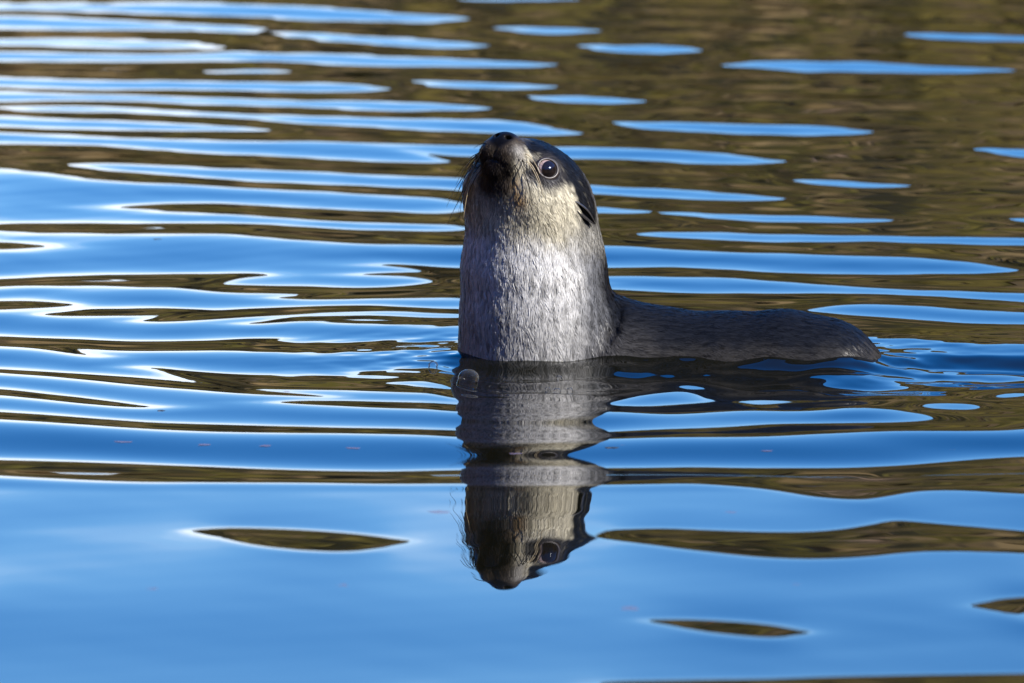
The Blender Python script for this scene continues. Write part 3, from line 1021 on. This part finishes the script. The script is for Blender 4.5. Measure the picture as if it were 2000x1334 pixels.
inner = np.stack([WX.ravel(), WY.ravel(), WH.ravel()], 1)
wi = np.arange(ny_ * nx_).reshape(ny_, nx_)
wf = np.stack([wi[:-1, :-1], wi[:-1, 1:], wi[1:, 1:], wi[1:, :-1]], -1).reshape(-1, 4)
# the rest of the bay
bx = [-3000, -300, -60, -15, x_lo, x_hi, 15, 60, 300, 3000]
by = [-3000, -300, -60, -20, y_lo, y_hi, 25, 60, 300, 3000]
ov = np.array([(x, y, 0.0) for y in by for x in bx])
of = []
for j in range(9):
    for i in range(9):
        if i == 4 and j == 4: continue
        of.append((j * 10 + i, j * 10 + i + 1, (j + 1) * 10 + i + 1, (j + 1) * 10 + i))
of = np.array(of) + len(inner)
m_wat, n, l, b = nmat('bay_water')
b.inputs['Base Color'].default_value = (0.005, 0.005, 0.003, 1)
b.inputs['Roughness'].default_value = 0.0
b.inputs['IOR'].default_value = 1.333
at = n.new('ShaderNodeAttribute'); at.attribute_name = 'open_bay'
tcn = n.new('ShaderNodeTexCoord')
mp = n.new('ShaderNodeMapping'); mp.inputs['Scale'].default_value = (0.5, 1.6, 1)
l.new(tcn.outputs['Object'], mp.inputs[0])
bp = n.new('ShaderNodeBump'); bp.inputs['Distance'].default_value = 0.02
l.new(at.outputs['Fac'], bp.inputs['Strength'])
l.new(noise_node(n, l, mp.outputs[0], 1.0, 2, 0.4), bp.inputs['Height'])
l.new(bp.outputs[0], b.inputs['Normal'])
water = mesh_obj('water', np.concatenate([inner, ov]), np.concatenate([wf, of]), m_wat)
a_ = water.data.attributes.new('open_bay', 'FLOAT', 'POINT')
a_.data.foreach_set('value', np.concatenate([np.zeros(len(inner)), np.ones(len(ov))]).astype(np.float32))
tag(water, kind='structure')


def water_h(x, y):
    i = min(int(np.searchsorted(fx, x)), nx_ - 1); j = min(int(np.searchsorted(fy, y)), ny_ - 1)
    return float(WH[j, i])


def water_pt(X, Y):
    """point of the water surface seen at photo pixel X, Y"""
    dd = R(PITCH) + math.atan((Y - 667) / FPX)
    y = CAM_Z / math.tan(dd) - DIST - 0.6
    for _ in range(400):
        x = (X - 1000) / FPX * ((y + DIST) / math.cos(dd))
        z = CAM_Z - (y + DIST) * math.tan(dd)
        if z <= water_h(x, y): break
        y += 0.004
    return np.array((x, y, z))


# bubbles
m_bub, n, l, b = nmat('bubble_film')
n.remove(b)
mo = n['Material Output']
tr1 = n.new('ShaderNodeBsdfTransparent'); gl = n.new('ShaderNodeBsdfGlossy'); gl.inputs['Roughness'].default_value = 0.04
fr = n.new('ShaderNodeFresnel'); fr.inputs['IOR'].default_value = 1.25
ms = n.new('ShaderNodeMixShader')
l.new(fr.outputs[0], ms.inputs[0]); l.new(tr1.outputs[0], ms.inputs[1]); l.new(gl.outputs[0], ms.inputs[2])
lw = n.new('ShaderNodeLayerWeight'); lw.inputs['Blend'].default_value = 0.18
df = n.new('ShaderNodeBsdfDiffuse'); df.inputs['Color'].default_value = (0.75, 0.78, 0.82, 1)
mf = n.new('ShaderNodeMath'); mf.operation = 'MULTIPLY'; mf.inputs[1].default_value = 0.15
l.new(lw.outputs['Facing'], mf.inputs[0])
ms2 = n.new('ShaderNodeMixShader')
l.new(mf.outputs[0], ms2.inputs[0]); l.new(ms.outputs[0], ms2.inputs[1]); l.new(df.outputs[0], ms2.inputs[2])
l.new(ms2.outputs[0], mo.inputs['Surface'])
BUB = [(915, 745, 20, 'large clear air bubble floating beside the pale neck of the seal', None),
       (846, 716, 9, 'small dark bubble floating on the blue rippled water left of the chest', None),
       (1092, 741, 6.5, 'lone tiny bubble between the chest and the row of bubbles', None),
       (1070, 763, 6, 'tiny bubble in the short row under the chest', 'row of tiny bubbles'),
       (1088, 766, 7, 'tiny bubble in the short row under the chest', 'row of tiny bubbles'),
       (1113, 764, 6, 'tiny bubble in the short row under the chest', 'row of tiny bubbles')]
for (X, Y, r, lab, grp) in BUB:
    p = water_pt(X, Y)
    V, Fc = uv_sphere((0, 0, 0), r * S, nu=24, nv=12, axis=(0, 0, 1), cap=R(118))
    V[:, 2] *= 0.82
    o = mesh_obj('air_bubble', V, Fc, m_bub)
    o.location = (p[0], p[1], p[2] + 0.35 * r * S)
    tag(o, lab, 'bubble', grp)

# flecks of weed and shell drifting on the surface
m_flk, n, l, b = nmat('drifting_fleck')
b.inputs['Base Color'].default_value = (0.32, 0.24, 0.32, 1)
b.inputs['Roughness'].default_value = 0.6
b.inputs['Alpha'].default_value = 0.30
m_dfl, n, l, b = nmat('dark_weed')
b.inputs['Base Color'].default_value = (0.030, 0.026, 0.016, 1)
b.inputs['Roughness'].default_value = 0.5


def fleck_mesh(name, mat, seed):
    r_ = np.random.default_rng(seed)
    k_ = 11
    th = 2 * np.pi * np.arange(k_) / k_
    rad = r_.uniform(0.6, 1.1, k_)
    V = [(rad[i] * math.cos(th[i]), 0.8 * rad[i] * math.sin(th[i]), 0.10) for i in range(k_)] + [(1.05 * rad[i] * math.cos(th[i]), 0.84 * rad[i] * math.sin(th[i]), -0.05) for i in range(k_)]
    Fc = [tuple(range(k_)), tuple(range(2 * k_ - 1, k_ - 1, -1))] + [(i, k_ + i, k_ + (i + 1) % k_, (i + 1) % k_) for i in range(k_)]
    me = bpy.data.meshes.new(name)
    me.from_pydata(V, [], Fc)
    me.materials.append(mat)
    return me


pm = [fleck_mesh('floating_fleck', m_flk, i) for i in range(4)]
dm = fleck_mesh('floating_weed', m_dfl, 9)
r_ = np.random.default_rng(77)
spots = [(240, 862), (400, 868), (520, 870), (690, 874), (1010, 885), (660, 1142), (300, 1150), (170, 1150), (450, 1272), (860, 1000), (1430, 1000), (1060, 1120), (1500, 880), (1220, 868), (700, 768), (560, 765), (1570, 1140), (390, 1186), (1230, 1188), (1700, 1190), (1030, 1250), (130, 1010), (960, 1290), (1810, 1110)]
for i, (X, Y) in enumerate(spots):
    p = water_pt(X, Y)
    o = bpy.data.objects.new('floating_fleck', pm[i % 4]); col.objects.link(o)
    o.location = p
    sc_ = r_.uniform(8, 18) * S
    o.scale = (sc_, sc_ * 1.6, 0.0022)
    o.rotation_euler = (0, 0, r_.uniform(0, 6.28))
    tag(o, 'faint pinkish fleck of debris drifting on the calm blue water', 'debris', 'pink flecks drifting on the water')
WEED = [(315, 802, 7, 'small dark scrap of weed in a blue trough between two brown streaks'), (1195, 874, 12, 'thin dark weed scrap beside the mirrored neck of the seal'),
        (1860, 877, 8, 'dark weed scrap on the wide blue band away from the seal'), (310, 467, 12, 'dark weed scrap on the pale blue water behind the seal')]
for (X, Y, r0, lab) in WEED:
    p = water_pt(X, Y)
    o = bpy.data.objects.new('floating_weed', dm); col.objects.link(o)
    o.location = p
    o.scale = (r0 * S, 0.012, 0.003)
    tag(o, lab, 'weed')
